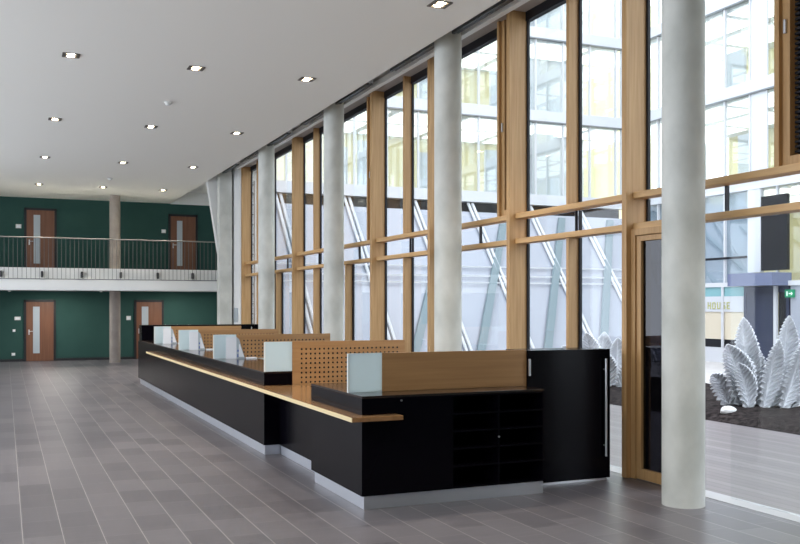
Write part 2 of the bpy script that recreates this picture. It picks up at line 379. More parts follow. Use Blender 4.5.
column('gallery_column', 3.47, 32.9, 0.18, 0.0, ZS + 0.029, M['brown_concrete'], 'round brownish concrete column on the ground floor under the gallery', 'columns of the gallery')
column('gallery_column', 3.47, 32.9, 0.18, ZD, CZ - 0.001, M['brown_concrete'], 'round brownish concrete column standing on the upper gallery', 'columns of the gallery')

# ------------------------------------------------------------------ downlights and ceiling devices
def downlight(X, Y, label):
    t = thing('ceiling_downlight', (X, Y, CZ), label, 'ceiling light', 'twin downlights in the white ceiling')
    a = 0.125
    fr = MB()
    for sx in (-1, 1): fr.box(X + sx * a, X + sx * (a - 0.05), Y - 0.12, Y + 0.12, CZ - 0.012, CZ - 0.001)
    for sy in (-1, 1): fr.box(X - a + 0.05, X + a - 0.05, Y + sy * 0.12, Y + sy * 0.107, CZ - 0.012, CZ - 0.001)
    fr.box(X - a + 0.05, X + a - 0.05, Y - 0.004, Y + 0.004, CZ - 0.012, CZ - 0.001)
    part('housing', t, fr, M['lamp_box'])
    for sy in (-1, 1):
        part('lamp', t, MB().tube([(X, Y + sy * 0.054, CZ - 0.001), (X, Y + sy * 0.054, CZ - 0.008)], [0.052, 0.048], 16), M['lamp'])
    l = bpy.data.lights.new('downlight_beam', 'SPOT'); l.energy = 150; l.color = (1, 0.91, 0.78); l.spot_size = radians(95); l.spot_blend = 0.8; l.shadow_soft_size = 0.06
    o = bpy.data.objects.new('downlight_beam', l); COL.objects.link(o); o.parent = t; o.location = (0, 0, -0.03)
rows_px = [[(71, 55), (196, 68), (307, 79)], [(55, 119), (151, 126.5), (237, 133)], [(45, 157), (123, 162.5), (193, 167)], [(39, 184), (103, 187), (163, 190)]]
rn = ['front row', 'second row', 'third row', 'back row']; cn = ['left', 'middle', 'right']
for i, row in enumerate(rows_px):
    for j, (px, py) in enumerate(row):
        d = (CZ - EYE) * F / (HY - py); lat = (px - PX) * d / F
        downlight(d * sin(TH) + lat * cos(TH), d * cos(TH) - lat * sin(TH), '%s twin downlight of the %s glowing in the ceiling' % (cn[j], rn[i]))
for Y, w in ((10.4, 'just above the picture'), (4.8, 'overhead of the viewer')):
    for X, c in ((1.0, 'left'), (3.2, 'middle'), (5.0, 'right'), (-1.6, 'outer left'), (-4.0, 'far left')):
        downlight(X, Y, 'twin downlight at the top edge of the picture left of the second column' if (X, Y) == (5.0, 10.4) else '%s twin downlight of the row %s' % (c, w))
def detector(px, py, z, label):
    d = (z - EYE) * F / (HY - py); lat = (px - PX) * d / F
    X, Y = d * sin(TH) + lat * cos(TH), d * cos(TH) - lat * sin(TH)
    if z < 3: Y = 32.0; X = Xat(px, Y)
    t = thing('smoke_detector', (X, Y, z), label, 'smoke detector')
    part('base', t, MB().tube([(X, Y, z - 0.002), (X, Y, z - 0.03)], [0.075, 0.07], 18), M['plastic'])
    part('sensor_head', t, MB().tube([(X, Y, z - 0.03), (X, Y, z - 0.06), (X, Y, z - 0.07)], [0.05, 0.045, 0.02], 16), M['plastic'])
detector(168, 102, CZ, 'white smoke detector between the front and second downlight rows')
detector(110, 178, CZ, 'small white smoke detector near the back rows of downlights')
detector(9.5, 291.5, ZS + 0.03, 'small detector below the gallery above the left ground door')
detector(101, 291.0, ZS + 0.03, 'small detector below the gallery near its column')

# ================================================================== THE TIMBER WINDOW WALL
XF0, XB = 6.44, 6.72
Z1a, Z1b, Z2a, Z2b = 2.81, 2.88, 3.16, 3.23
def YG(n): return 8.55 + 1.31 * (n - 1)          # near face of the post on grid line n
HEADZ = 6.058
mains = [-1, 1, 3, 5, 7, 9, 11, 13, 15]
ml = {-1: 'deep timber post just right of the picture by the dark vent', 1: 'deep timber post right beside the tall dark glazed door, nearest whole one',
      3: 'deep timber post behind the tall black cabinet, second whole one from the right', 5: 'deep timber post half hidden by the second column, third from the right',
      7: 'deep timber post midway between the second and third columns, fourth from the right', 9: 'deep timber post hidden close behind the third column',
      11: 'deep timber post between the third and fourth columns, sixth from the right', 13: 'deep timber post hidden behind the fourth column',
      15: 'deep timber post at the far end against the white wall'}
for n in mains:
    y = YG(n)
    tag(mesh_obj('timber_post', MB().box(XF0, XB, y, y + 0.085, 0.003, HEADZ), M['glulam'], None, 0.004), ml[n], 'post', 'deep timber posts of the window wall')
tl = {2: 'slim timber mullion above the tall black cabinet', 6: 'slim timber mullion just left of the second column and its post',
      10: 'slim timber mullion just left of the third column', 14: 'slim timber mullion in the ladder bay at the far end'}
for n in (2, 6, 10, 14):
    y = YG(n) + 0.04
    t = thing('timber_mullion', (6.64, y, 0), tl[n], 'mullion', 'slim timber mullions of the window wall')
    part('lower_mullion', t, MB().box(6.57, XB, y, y + 0.06, 0.003, Z1a - 0.001), M['glulam'], 0.003)
    part('upper_mullion', t, MB().box(6.57, XB, y, y + 0.06, Z2b + 0.001, HEADZ), M['glulam'], 0.003)
    part('spacer', t, MB().box(6.69, XB, y + 0.015, y + 0.040, Z1b + 0.001, Z2a - 0.001), M['gasket'], label='dark steel spacer between the rails')
# lower jambs next to the third and fourth columns (opening lights)
for n, lb in ((8.35, 'slim lower timber jamb just right of the third column'), (12.45, 'slim lower timber jamb just right of the fourth column')):
    y = YG(n)
    t = thing('timber_jamb', (6.64, y, 0), lb, 'jamb')
    part('jamb_post', t, MB().box(6.56, XB, y, y + 0.07, 0.003, Z1a), M['glulam'], 0.003)
    part('dark_profile', t, MB().box(6.70, 6.74, y - 0.04, y - 0.001, 0.006, Z1a), M['gasket'])
# transoms, two per bay between deep posts
bl = {-1: 'right of the nearest column', 1: 'above the tall black cabinet', 3: 'behind the second column', 5: 'between second column and midway post',
      7: 'behind the third column', 9: 'left of the third column', 11: 'behind the fourth column', 13: 'in the ladder bay'}
bays = mains[:-1]
for n in bays:
    y0, y1 = YG(n) + 0.0855, YG(n + 2) - 0.0005
    for z0, z1, w in ((Z1a, Z1b, 'lower'), (Z2a, Z2b, 'upper')):
        tag(mesh_obj('timber_transom', MB().box(6.535, XB, y0, y1, z0, z1), M['glulam_y'], None, 0.004),
            '%s timber rail of the window wall %s' % (w, bl[n]), 'transom', 'timber rails of the window wall')
    if n % 4 == 3:
        yc = YG(n + 1) + 0.0
        tag(mesh_obj('steel_spacer', MB().box(6.68, XB, yc, yc + 0.025, Z1b + 0.001, Z2a - 0.001), M['gasket']),
            'short dark steel spacer between the timber rails %s' % bl[n], 'spacer')
# glazing: one window per grid field
def pane(r, y0, y1, z0, z1, m=None):
    part('glass_pane', r, MB().box(6.735, 6.75, y0, y1, z0, z1), m or M['glass'])
wn = 0
for n in range(-1, 15):
    wn += 1
    r = struct_empty('window_%d' % wn, (XB, YG(n), 0))
    solo = (n % 4 == 3) or (n % 4 == 0)             # one wide field where a column stands in front
    y0 = YG(n) + (0.088 if n % 2 else (0.0 if solo else 0.105)); y1 = YG(n + 1) + (0.0 if (n + 1) % 2 else (0.0 if solo else 0.04))
    if n == 0:
        pane(r, y0, y1, Z2b, 5.93); pane(r, y0, y1, Z1b, Z2a)
    else:
        pane(r, y0, y1, Z2b, 5.93); pane(r, y0, y1, Z1b, Z2a); pane(r, y0, y1, 0.006, Z1a)
    if not (solo and (n + 1) % 4 == 0):
        part('dark_profile', r, MB().box(6.715, 6.75, y1 - 0.034, y1 - 0.001, 0.006, Z1a).box(6.715, 6.75, y1 - 0.034, y1 - 0.001, Z1b, Z2a).box(6.715, 6.75, y1 - 0.034, y1 - 0.001, Z2b, 5.93)
             if n != 0 else MB().box(6.715, 6.75, y1 - 0.034, y1 - 0.001, Z1b, Z2a).box(6.715, 6.75, y1 - 0.034, y1 - 0.001, Z2b, 5.93), M['gasket'])
# vents beside every second deep post (upper field)
for n, lb in ((-1, 'narrow timber-framed vent with dark blind in the upper field at the right edge'),
              (3, 'narrow timber-framed vent left of the post behind the cabinet'), (7, 'narrow timber-framed vent left of the midway post')):
    y0 = YG(n) + 0.087; y1 = y0 + 0.42
    t = thing('window_vent', (6.6, y0, Z2b), lb, 'vent', 'narrow vents in the upper window fields')
    part('vent_mullion', t, MB().box(6.56, XB, y1 + 0.001, y1 + 0.06, Z2b + 0.001, HEADZ), M['glulam'], 0.003)
    s = part('sash', t, MB().box(6.60, XB - 0.002, y1 - 0.09, y1 - 0.001, Z2b + 0.001, HEADZ).box(6.60, XB - 0.002, y0, y0 + 0.06, Z2b + 0.001, HEADZ)
             .box(6.60, XB - 0.002, y0 + 0.06, y1 - 0.09, Z2b + 0.001, Z2b + 0.09), M['glulam'], 0.003)
    part('latch', s, MB().box(6.575, 6.60, y1 - 0.06, y1 - 0.03, 4.45, 4.58), M['steel'], 0.006)
    bd = MB()
    z = Z2b + 0.12
    while z < 5.9:
        bd.box(6.66, 6.70, y0 + 0.06, y1 - 0.09, z, z + 0.022); z += 0.045
    bd.box(6.705, 6.715, y0 + 0.06, y1 - 0.09, Z2b + 0.09, 5.95)
    part('dark_blind', t, bd, M['gasket'])
# tall glazed door beside the nearest column
dr = struct_empty('door_5', (6.6, 7.9, 0))
y0, y1 = 7.66, 8.549
part('door_frame', dr, MB().box(6.50, XB, y1 - 0.075, y1, 0.004, Z1a - 0.001).box(6.50, XB, y0, y0 + 0.075, 0.004, Z1a - 0.001).box(6.50, XB, y0 + 0.075, y1 - 0.075, Z1a - 0.075, Z1a - 0.001), M['glulam'], 0.004)
lf = part('door_leaf', dr, MB().box(6.52, 6.60, y1 - 0.155, y1 - 0.078, 0.01, Z1a - 0.08).box(6.52, 6.60, y0 + 0.078, y0 + 0.155, 0.01, Z1a - 0.08)
          .box(6.52, 6.60, y0 + 0.155, y1 - 0.155, 0.01, 0.13).box(6.52, 6.60, y0 + 0.155, y1 - 0.155, Z1a - 0.14, Z1a - 0.08), M['glulam'], 0.004)
part('glass_pane', lf, MB().box(6.555, 6.565, y0 + 0.155, y1 - 0.155, 0.13, Z1a - 0.14), M['dark_glass'])
part('dark_profile', lf, MB().box(6.57, 6.61, y1 - 0.18, y1 - 0.156, 0.13, Z1a - 0.14), M['gasket'])
part('door_handle', lf, MB().tube([(6.52, 7.775, 1.05), (6.46, 7.775, 1.05), (6.46, 7.775, 1.32), (6.52, 7.775, 1.32)], 0.012, 8), M['steel'])

# curtain tracks between the columns
def track(y0, y1, label):
    t = thing('curtain_track', (6.1, (y0 + y1) / 2, 5.93), label, 'track', 'dark tracks under the window head')
    part('track_profile', t, MB().box(6.07, 6.115, y0, y1, 5.965, 6.01).box(6.15, 6.18, y0, y1, 5.98, 6.01), M['track'])
    for y in (y0 + 0.03, y1 - 0.03):
        part('hanger', t, MB().box(6.05, 6.20, y - 0.03, y + 0.03, 6.011, SLAB - 0.001), M['steel'])
for k in range(4):
    ya, yb = CY[k] + 0.21, CY[k + 1] - 0.21
    if k > 0 or True:
        track(ya, ya + 1.95 if k else yb, ['long dark curtain track between the nearest and second columns', 'dark curtain track running back from the second column',
              'dark curtain track running back from the third column', 'dark curtain track running back from the fourth column'][k])
    if k: track(yb - 1.75, yb, ['', 'dark curtain track in front of the third column', 'dark curtain track in front of the fourth column', 'dark curtain track in front of the end pier'][k])
tag(mesh_obj('notice_panel', MB().box(6.42, 6.438, 27.35, 27.85, 1.45, 1.88), M['door_glass'], None, 0.004), 'small grey notice panel on the white wall past the far post', 'panel')

# ================================================================== THE RECEPTION
XL = 3.12
def plate_lock(parent, x, y, z):
    part('lock', parent, MB().tube([(x, y, z), (x, y - 0.008, z)], 0.010, 12), M['grey_steel'], label='small round steel lock')

# near desk block
t = thing('reception_desk', (XL, 8.2, 0), 'black reception desk block at the near end with silver plinth', 'desk')
ZT = 1.085
nb = MB().prism([(XL, 8.20), (4.07, 8.20), (4.07, 8.66), (3.50, 8.66), (3.50, 9.78), (XL, 9.78)], 0.13, ZT - 0.022, 'z')
#                                            # front left block
part('body', t, nb, M['black'], 0.002)
# pigeonhole unit on the right of the front
x0, x1, y0, y1, zb, zt = 4.072, 5.145, 8.205, 8.66, 0.13, ZT - 0.022
ph = MB().box(x0, x0 + 0.02, y0, y1, zb, zt).box(x1 - 0.02, x1, y0, y1, zb, zt).box(x0, x1, y1 - 0.012, y1, zb, zt)
xm = (x0 + x1) / 2
ph.box(xm - 0.01, xm + 0.01, y0, y1 - 0.012, zb, zt)
for k in range(6):
    z = zb + (zt - zb - 0.018) * (0, 0.23, 0.42, 0.61, 0.80, 1.0)[k]
    ph.box(x0 + 0.02, xm - 0.01, y0, y1 - 0.012, z, z + 0.018).box(xm + 0.01, x1 - 0.02, y0, y1 - 0.012, z, z + 0.018)
part('pigeonhole_unit', t, ph, M['black'])
part('top', t, MB().prism([(XL, 8.20), (5.145, 8.20), (5.145, 8.66), (3.50, 8.66), (3.50, 9.78), (XL, 9.78)], ZT - 0.022, ZT, 'z'), M['ledge'], 0.002)
part('plinth', t, MB().box(XL + 0.03, 5.14, 8.22, 8.52, 0.001, 0.129).box(XL + 0.03, 3.48, 8.52, 9.74, 0.001, 0.129), M['plinth'])
plate_lock(t, Xat(401.3, 8.2), 8.2, Zat(400.4, Xat(401.3, 8.2), 8.2))
plate_lock(t, xm, 8.205, 0.62)

# low counter in the gap
t = thing('low_counter', (3.3, 9.8, 0), 'recessed low black counter between the near desk and long counter', 'counter')
part('body', t, MB().box(3.30, 3.38, 9.783, 11.70, 0.13, 0.862).box(3.38, 4.0, 11.62, 11.70, 0.13, 0.862), M['black'], 0.002)
part('plinth', t, MB().box(3.325, 3.375, 9.785, 11.71, 0.001, 0.129), M['plinth'])

# long counter
YE = 23.4
t = thing('reception_counter', (XL, 11.72, 0), 'long black reception counter running back to the far end', 'counter')
part('body', t, MB().box(XL - 0.02, 3.48, 11.72, 24.05, 0.13, ZT - 0.022), M['black'], 0.002)
part('top', t, MB().prism([(XL - 0.02, 11.72), (3.48, 11.72), (3.48, 11.765), (3.80, 11.765), (3.80, YE - 0.002), (XL - 0.02, YE - 0.002)], ZT - 0.022, ZT, 'z'), M['ledge'], 0.002)
part('plinth', t, MB().box(XL, 3.46, 11.75, 23.8, 0.001, 0.129), M['plinth'])
# work surface behind
t = thing('worktop', (4.1, 16, 0.70), 'low work surface behind the long black counter', 'worktop')
part('board', t, MB().box(3.482, 4.75, 11.76, YE - 0.01, 0.71, 0.74), M['ledge'])
for y in (13.2, 16.4, 19.6, 22.8):
    part('support', t, MB().box(3.6, 4.6, y - 0.015, y + 0.015, 0.001, 0.709), M['black'])
t = thing('side_worktop', (4.1, 10, 0.70), 'low work surface behind the near desk block', 'worktop')
part('board', t, MB().box(3.502, 4.9, 8.67, 9.70, 0.71, 0.74), M['ledge'])
part('support', t, MB().box(4.85, 4.88, 8.7, 9.68, 0.001, 0.709), M['black'])

# wooden shelf
XS = 2.965; SZ0, SZ1 = 0.863, 0.905
t = thing('counter_shelf', (XS, 8.04, SZ0), 'long beech shelf wrapping the front of the whole black counter', 'shelf')
part('long_board', t, MB().prism([(XS, 8.04), (3.48, 8.04), (3.48, 8.197), (XL - 0.002, 8.197), (XL - 0.002, 9.782), (4.0, 9.782), (4.0, 11.68), (XL - 0.023, 11.718), (XL - 0.023, 21.6), (XS, 21.6)], SZ0, SZ1, 'z'), M['beech_y'], 0.002)

part('lit_front_edge', t, MB().box(XS - 0.006, XS - 0.0005, 8.04, 21.6, SZ0, SZ1 - 0.001), M['edge'], label='wood front edge coloured pale as if lit from the left')
# screens between the work places
def octa(cx, cz, r):
    return [(cx + r * cos(pi / 8 + pi / 4 * k), cz + r * sin(pi / 8 + pi / 4 * k)) for k in range(8)]
def perforated(x0, x1, z0, z1, y0, y1, nx, nz, hx0, hz0, p, r):
    """board with a grid of drilled holes on both faces"""
    mb = MB()
    ex0, ez0 = hx0 - p / 2, hz0 - p / 2; ex1, ez1 = ex0 + nx * p, ez0 + nz * p
    for y, sgn in ((y0, 1), (y1, -1)):
        def q(a, b, c, d):
            v = [(a, y, c), (b, y, c), (b, y, d), (a, y, d)]
            mb.add(v, [(0, 1, 2, 3) if sgn > 0 else (3, 2, 1, 0)])
        q(x0, ex0, z0, z1); q(ex1, x1, z0, z1); q(ex0, ex1, z0, ez0); q(ex0, ex1, ez1, z1)
        h = p / 2; yi = y + sgn * 0.008
        for i in range(nx):
            for j in range(nz):
                cx, cz = hx0 + i * p, hz0 + j * p
                ring = octa(cx, cz, r)
                o = [(cx + h, cz + h * .4142), (cx + h * .4142, cz + h), (cx - h * .4142, cz + h), (cx - h, cz + h * .4142), (cx - h, cz - h * .4142), (cx - h * .4142, cz - h), (cx + h * .4142, cz - h), (cx + h, cz - h * .4142)]
                corner = [(cx + h, cz + h), (cx - h, cz + h), (cx - h, cz - h), (cx + h, cz - h)]
                vs = [(a, y, b) for a, b in ring] + [(a, y, b) for a, b in o] + [(a, yi, b) for a, b in ring] + [(a, y, b) for a, b in corner]
                fs = []
                for k in range(8):
                    k2 = (k + 1) % 8
                    f = (k, k2, 8 + k2, 8 + k); fs.append(f if sgn < 0 else f[::-1])
                    g = (k, k2, 16 + k2, 16 + k); fs.append(g if sgn > 0 else g[::-1])
                # corner triangles: between o[0],o[1] ; o[2],o[3] ; o[4],o[5] ; o[6],o[7]
                # the ring starts at 22.5 deg, so the outer octagon above follows the same order
                for c, (a, b) in enumerate(((8, 9), (10, 11), (12, 13), (14, 15))):
                    tri = (a, b, 24 + c); fs.append(tri[::-1] if sgn > 0 else tri)
                mb.add(vs, fs)
    mb.add([(x0, y0, z0), (x0, y1, z0), (x0, y1, z1), (x0, y0, z1), (x1, y0, z0), (x1, y1, z0), (x1, y1, z1), (x1, y0, z1)],
           [(3, 2, 1, 0), (4, 5, 6, 7), (0, 1, 5, 4), (2, 3, 7, 6)])
    return mb
ZP = 1.475
def screen(Y, zbot, perf, label, xl, x1=5.10):
    t = thing('desk_screen', (xl, Y, zbot), label, 'screen', 'wood and glass screens across the reception')
    if perf:
        part('perforated_panel', t, perforated(3.482, x1, zbot, ZP, Y, Y + 0.034, 23, 8 if zbot < 1 else 5, 3.61, 0.935 if zbot < 1 else 1.1225, 0.0625, 0.0145), M['beech'])
        part('felt', t, MB().box(3.5, x1 - 0.02, Y + 0.0165, Y + 0.0175, zbot + 0.01, ZP - 0.01), M['black_frame'])
    else:
        part('wooden_panel', t, MB().box(3.482, x1, Y, Y + 0.034, zbot, ZP), M['beech'], 0.002)
    part('glass_pane', t, MB().box(xl + 0.02, 3.481, Y + 0.008, Y + 0.022, ZT + 0.001, ZP - 0.005), M['frost'])
    part('glass_edge', t, MB().box(xl, xl + 0.0195, Y + 0.004, Y + 0.026, ZT + 0.001, ZP - 0.002), M['frost_edge'], label='white polished glass edge')
    part('top_edge', t, MB().box(xl + 0.0195, 3.481, Y + 0.006, Y + 0.024, ZP - 0.0045, ZP), M['frost_edge'])
screen(8.575, ZT + 0.001, False, 'plain beech screen with frosted glass end on the near desk block', XL - 0.005, 5.155)
ST = [11.70, 14.92, 18.15, 21.36]
sl = ['perforated beech screen with glass end behind the low counter', 'perforated beech screen with glass end, second one along the long counter',
      'perforated beech screen with glass end, third one along the long counter', 'perforated beech screen with glass end farthest along the counter']
for k, y in enumerate(ST): screen(y + (0.024 if k == 0 else 0), 0.741 if k == 0 else ZT + 0.001, True, sl[k], XL - 0.015)

# things on the far work places
for k in (1, 2, 3):
    y = ST[k]; w = ['', 'second', 'third', 'farthest'][k]
    t = thing('leaflet_stand', (3.4, y - 0.1, ZT), 'white slanted leaflet stand beside the glass of the %s screen' % w, 'leaflet stand', 'leaflet stands on the long counter')
    part('back_panel', t, MB().box(3.29, 3.46, y - 0.10, y - 0.09, ZT + 0.001, 1.44), M['paper'])
    part('slanted_side', t, MB().prism([(3.462, ZT + 0.001), (3.60, ZT + 0.001), (3.505, 1.40), (3.462, 1.44)], y - 0.10, y - 0.07, 'y'), M['door_glass'])
    part('leaflet', t, MB().prism([(3.50, ZT + 0.03), (3.585, ZT + 0.03), (3.515, 1.32), (3.50, 1.32)], y - 0.106, y - 0.101, 'y'), M['paper'])
    part('printed_mark', t, MB().box(3.475, 3.495, y - 0.106, y - 0.101, 1.20, 1.23).box(3.475, 3.49, y - 0.106, y - 0.101, 1.11, 1.16), M['blue_mark'])
    q = MB().prism([(3.60, y - 0.22), (3.78, y - 0.20), (3.78, y - 0.04), (3.62, y - 0.06)], ZT + 0.001, ZT + 0.02, 'z')
    tag(mesh_obj('paper_stack', q, M['paper']), 'low stack of white papers in front of the %s screen' % w, 'papers', 'paper stacks on the long counter')

# tall cabinets closing both ends
t = thing('tall_cabinet', (5.65, 8.55, 0), 'tall black cabinet with a long steel handle at the near end', 'cabinet')
part('carcass', t, MB().box(5.160, 6.215, 8.575, 9.03, 0.03, 1.462), M['black'], 0.002)
d = part('sliding_door', t, MB().box(5.157, 6.220, 8.55, 8.573, 0.03, 1.466), M['black'], 0.002)
hx = Xat(605.3, 8.52); z0h, z1h = Zat(456, hx, 8.52), Zat(358.6, hx, 8.52)
part('handle', d, MB().tube([(hx, 8.505, z0h), (hx, 8.505, z1h)], 0.013, 10).tube([(hx, 8.505, z0h + 0.12), (hx, 8.5495, z0h + 0.12)], 0.008, 8).tube([(hx, 8.505, z1h - 0.12), (hx, 8.5495, z1h - 0.12)], 0.008, 8), M['steel'], label='long vertical steel bar handle')
hx = Xat(530, 8.53)
part('pull', d, MB().box(hx - 0.012, hx + 0.012, 8.528, 8.5495, Zat(376, hx, 8.53), Zat(359, hx, 8.53)), M['steel'], 0.004, label='short steel pull')
part('base_rail', t, MB().box(5.19, 6.19, 8.57, 8.99, 0.001, 0.029), M['steel'])
t = thing('end_cabinet', (4.5, YE, 0), 'tall black cabinet closing the far end of the long counter', 'cabinet')
part('carcass', t, MB().box(3.484, 6.05, YE + 0.026, YE + 0.449, 0.03, 1.462).box(XL - 0.02, 3.484, YE + 0.026, YE + 0.449, ZT - 0.02, 1.462), M['black'], 0.002)
part('front_panel', t, MB().box(XL - 0.02, 6.05, YE, YE + 0.024, ZT + 0.002, 1.466), M['black'], 0.002)
part('handle', t, MB().tube([(5.85, YE - 0.03, 1.12), (5.85, YE - 0.03, 1.40)], 0.012, 8), M['steel'])
part('base_rail', t, MB().box(3.5, 6.03, YE + 0.04, YE + 0.43, 0.001, 0.029), M['steel'])

# ================================================================== THE COURTYARD
struct('ground_outside', MB().box(6.85, 40, -12, 50, -0.35, -0.12), M['paving'])
struct('deck', MB().box(6.81, 11.1, -8, 30, -0.12, -0.02), M['deck'], org=(0, 0, 0))
# soil bed
mb = MB(); nx, ny = 18, 90
vs = []; fs = []
for j in range(ny + 1):
    for i in range(nx + 1):
        X = 11.1 + 4.4 * i / nx; Y = 2 + 25 * j / ny
        z = 0.02 + (0.10 * sin(pi * min(i, 3) / 6)) + random.uniform(-0.035, 0.035) if 0 < i < nx else -0.05
        vs.append((X, Y, z))
for j in range(ny):
    for i in range(nx): a = j * (nx + 1) + i; fs.append((a, a + 1, a + nx + 2, a + nx + 1))
mb.add(vs, fs); mb.smooth = True
so = struct('soil_bed', mb, M['soil'])

# feathery silver leaf sculptures
CR, SR = cos(TH), sin(TH)
def leaf_mesh(base, tip, bow, width, face, seed, nu=190, nv=11):
    """toothed, pleated blade from base to tip; bow = sideways curve; face = direction the blade looks"""
    rnd = random.Random(seed)
    b, t = Vector(base), Vector(tip); fdir = Vector(face).normalized()
    axis = t - b; side = axis.normalized().cross(fdir).normalized()
    nrm0 = side.cross(axis.normalized()).normalized()
    L = axis.length; pit = 0.088; teeth = L / pit
    vs = []; fs = []
    for i in range(nu + 1):
        u = i / nu
        c = b + axis * u + side * (bow * sin(pi * u)) + nrm0 * (0.16 * L * u * u)
        w = width * (0.34 + 0.66 * sin(min(1, u / 0.5) * pi / 2)) if u < 0.5 else width * max(0.03, 1 - ((u - 0.5) / 0.5) ** 2.0) ** 0.75
        for j in range(-nv, nv + 1):
            s = j / nv; a = abs(s)
            ph = (u * teeth - a * w / pit * 0.55)
            saw = ph - math.floor(ph)
            edge = 1 + 0.42 * (0.45 - saw) * a ** 4
            pleat = 0.075 * (saw ** 1.5 - 0.4) * min(1, a * 3.0) * min(1, w / width * 1.6)
            fold = -0.55 * w * (1 - a)
            vs.append(c + side * (s * w * 0.5 * edge) + nrm0 * (pleat + fold * 0.6))
    m = 2 * nv + 1
    for i in range(nu):
        for j in range(m - 1): fs.append((i * m + j, i * m + j + 1, (i + 1) * m + j + 1, (i + 1) * m + j))
    mb = MB().add(vs, fs); mb.smooth = False
    return mb
def leaf_plant(cx, cy, label, spec, scale=1.0):
    t = thing('leaf_sculpture', (cx, cy, 0.08), label, 'sculpture', 'silver leaf sculptures in the soil bed')
    for k, (l0, d0, l1, d1, h, bow, w) in enumerate(spec):
        def P(l, d, z): return (cx + (l * CR + d * SR) * scale, cy + (-l * SR + d * CR) * scale, z)
        base = P(l0, d0, 0.04); tip = P(l1, d1, h * scale)
        fa = (-SR * 0.9 + CR * (l1 - l0) * 0.25, -CR * 0.9 - SR * (l1 - l0) * 0.25, 0.25)
        o = part('leaf', t, leaf_mesh(base, tip, bow * scale, w * scale, fa, 10 + k), M['frosty_leaf'])
        so = o.modifiers.new('solid', 'SOLIDIFY'); so.thickness = 0.012
    return t
spec1 = [(-0.36, 0.0, -0.80, -0.15, 1.28, 0.13, 0.52), (-0.20, 0.15, -0.43, 0.1, 1.74, 0.06, 0.46), (0.16, 0.0, 0.36, 0.05, 1.76, 0.14, 0.46),
         (0.40, 0.1, 0.78, 0.0, 1.30, 0.13, 0.48), (0.55, -0.1, 1.15, -0.2, 1.20, 0.10, 0.50), (-0.02, 0.3, -0.12, 0.4, 1.25, 0.0, 0.5),
         (-0.55, 0.1, -1.00, 0.0, 0.72, 0.10, 0.42), (0.25, 0.4, 0.55, 0.6, 1.25, 0.05, 0.5), (-0.05, -0.12, 0.10, -0.22, 1.36, 0.06, 0.34), (0.28, -0.15, 0.50, -0.25, 1.28, 0.10, 0.36), (-0.30, -0.12, -0.62, -0.25, 0.95, 0.08, 0.36), (0.75, 0.2, 1.5, 0.2, 1.0, 0.1, 0.5)]
P1X = 12.7; P1Y = Yat(764, P1X)
leaf_plant(P1X, P1Y, 'big silver feather-leaved sculpture in the soil right of the nearest column', spec1)
P2X = 12.5; P2Y = Yat(604, P2X)
leaf_plant(P2X, P2Y, 'silver feather-leaved sculpture half hidden behind the tall black cabinet',
           [(-0.4, 0, -1.0, -0.1, 1.05, 0.12, 0.55), (-0.15, 0.1, -0.45, 0.0, 1.35, 0.06, 0.5), (0.15, 0, 0.30, 0.1, 1.2, 0.12, 0.5), (0.4, 0, 0.95, 0, 1.05, 0.12, 0.5),
            (0.0, -0.2, -0.1, -0.4, 0.95, 0.05, 0.45), (0.3, -0.25, 0.5, -0.5, 0.8, 0.05, 0.45), (-0.5, -0.2, -0.8, -0.4, 0.75, 0.05, 0.45), (0.1, 0.35, 0.1, 0.6, 1.3, 0, 0.5)])
sx, sy = 11.5, Yat(728, 11.5)
sm = MB(); vs = []; fs = []
for i in range(9):
    for j in range(12):
        a, b = pi * i / 8, 2 * pi * j / 12; r = 1 + 0.12 * sin(3 * b + i)
        vs.append((sx + 0.15 * r * sin(a) * cos(b), sy + 0.11 * r * sin(a) * sin(b), 0.13 + 0.085 * cos(a)))
for i in range(8):
    for j in range(12): fs.append((i * 12 + j, i * 12 + (j + 1) % 12, (i + 1) * 12 + (j + 1) % 12, (i + 1) * 12 + j))
sm.add(vs, fs); sm.smooth = True
tag(mesh_obj('stone', sm, M['stone']), 'small pale stone on the soil in front of the big leaf sculpture', 'stone')

# ---- far wing across the courtyard
YW = 32.0; XW = 24.0
FL = [6.0, 9.4, 12.75, 16.1]; BD = 0.42
X0W = 7.85
fw = thing('courtyard_building', (15, YW, 0), 'white glazed building across the far end of the courtyard with yellow rooms', 'building')
for i, z in enumerate(FL):
    part('floor_band', fw, MB().box(X0W, XW - 0.01, YW - 0.05, YW + 6, z, z + BD), M['ext_white'])
    if i: part('drip_edge', fw, MB().box(X0W, XW - 0.06, YW - 0.045, YW + 0.13, z - 0.05, z - 0.001), M['grey_steel'])
part('roof_parapet', fw, MB().box(X0W, XW - 0.01, YW, YW + 6, FL[3] + BD, 17.4), M['ext_white'])
part('soffit_shadow_gap', fw, MB().box(X0W, XW - 0.01, YW + 0.35, YW + 0.4, 5.6, 5.999), M['gasket'], label='dark gap below the lowest band')
part('rear_wall', fw, MB().box(X0W, XW + 6, YW + 5.6, YW + 5.8, -0.11, 17), M['yellow_wall'])
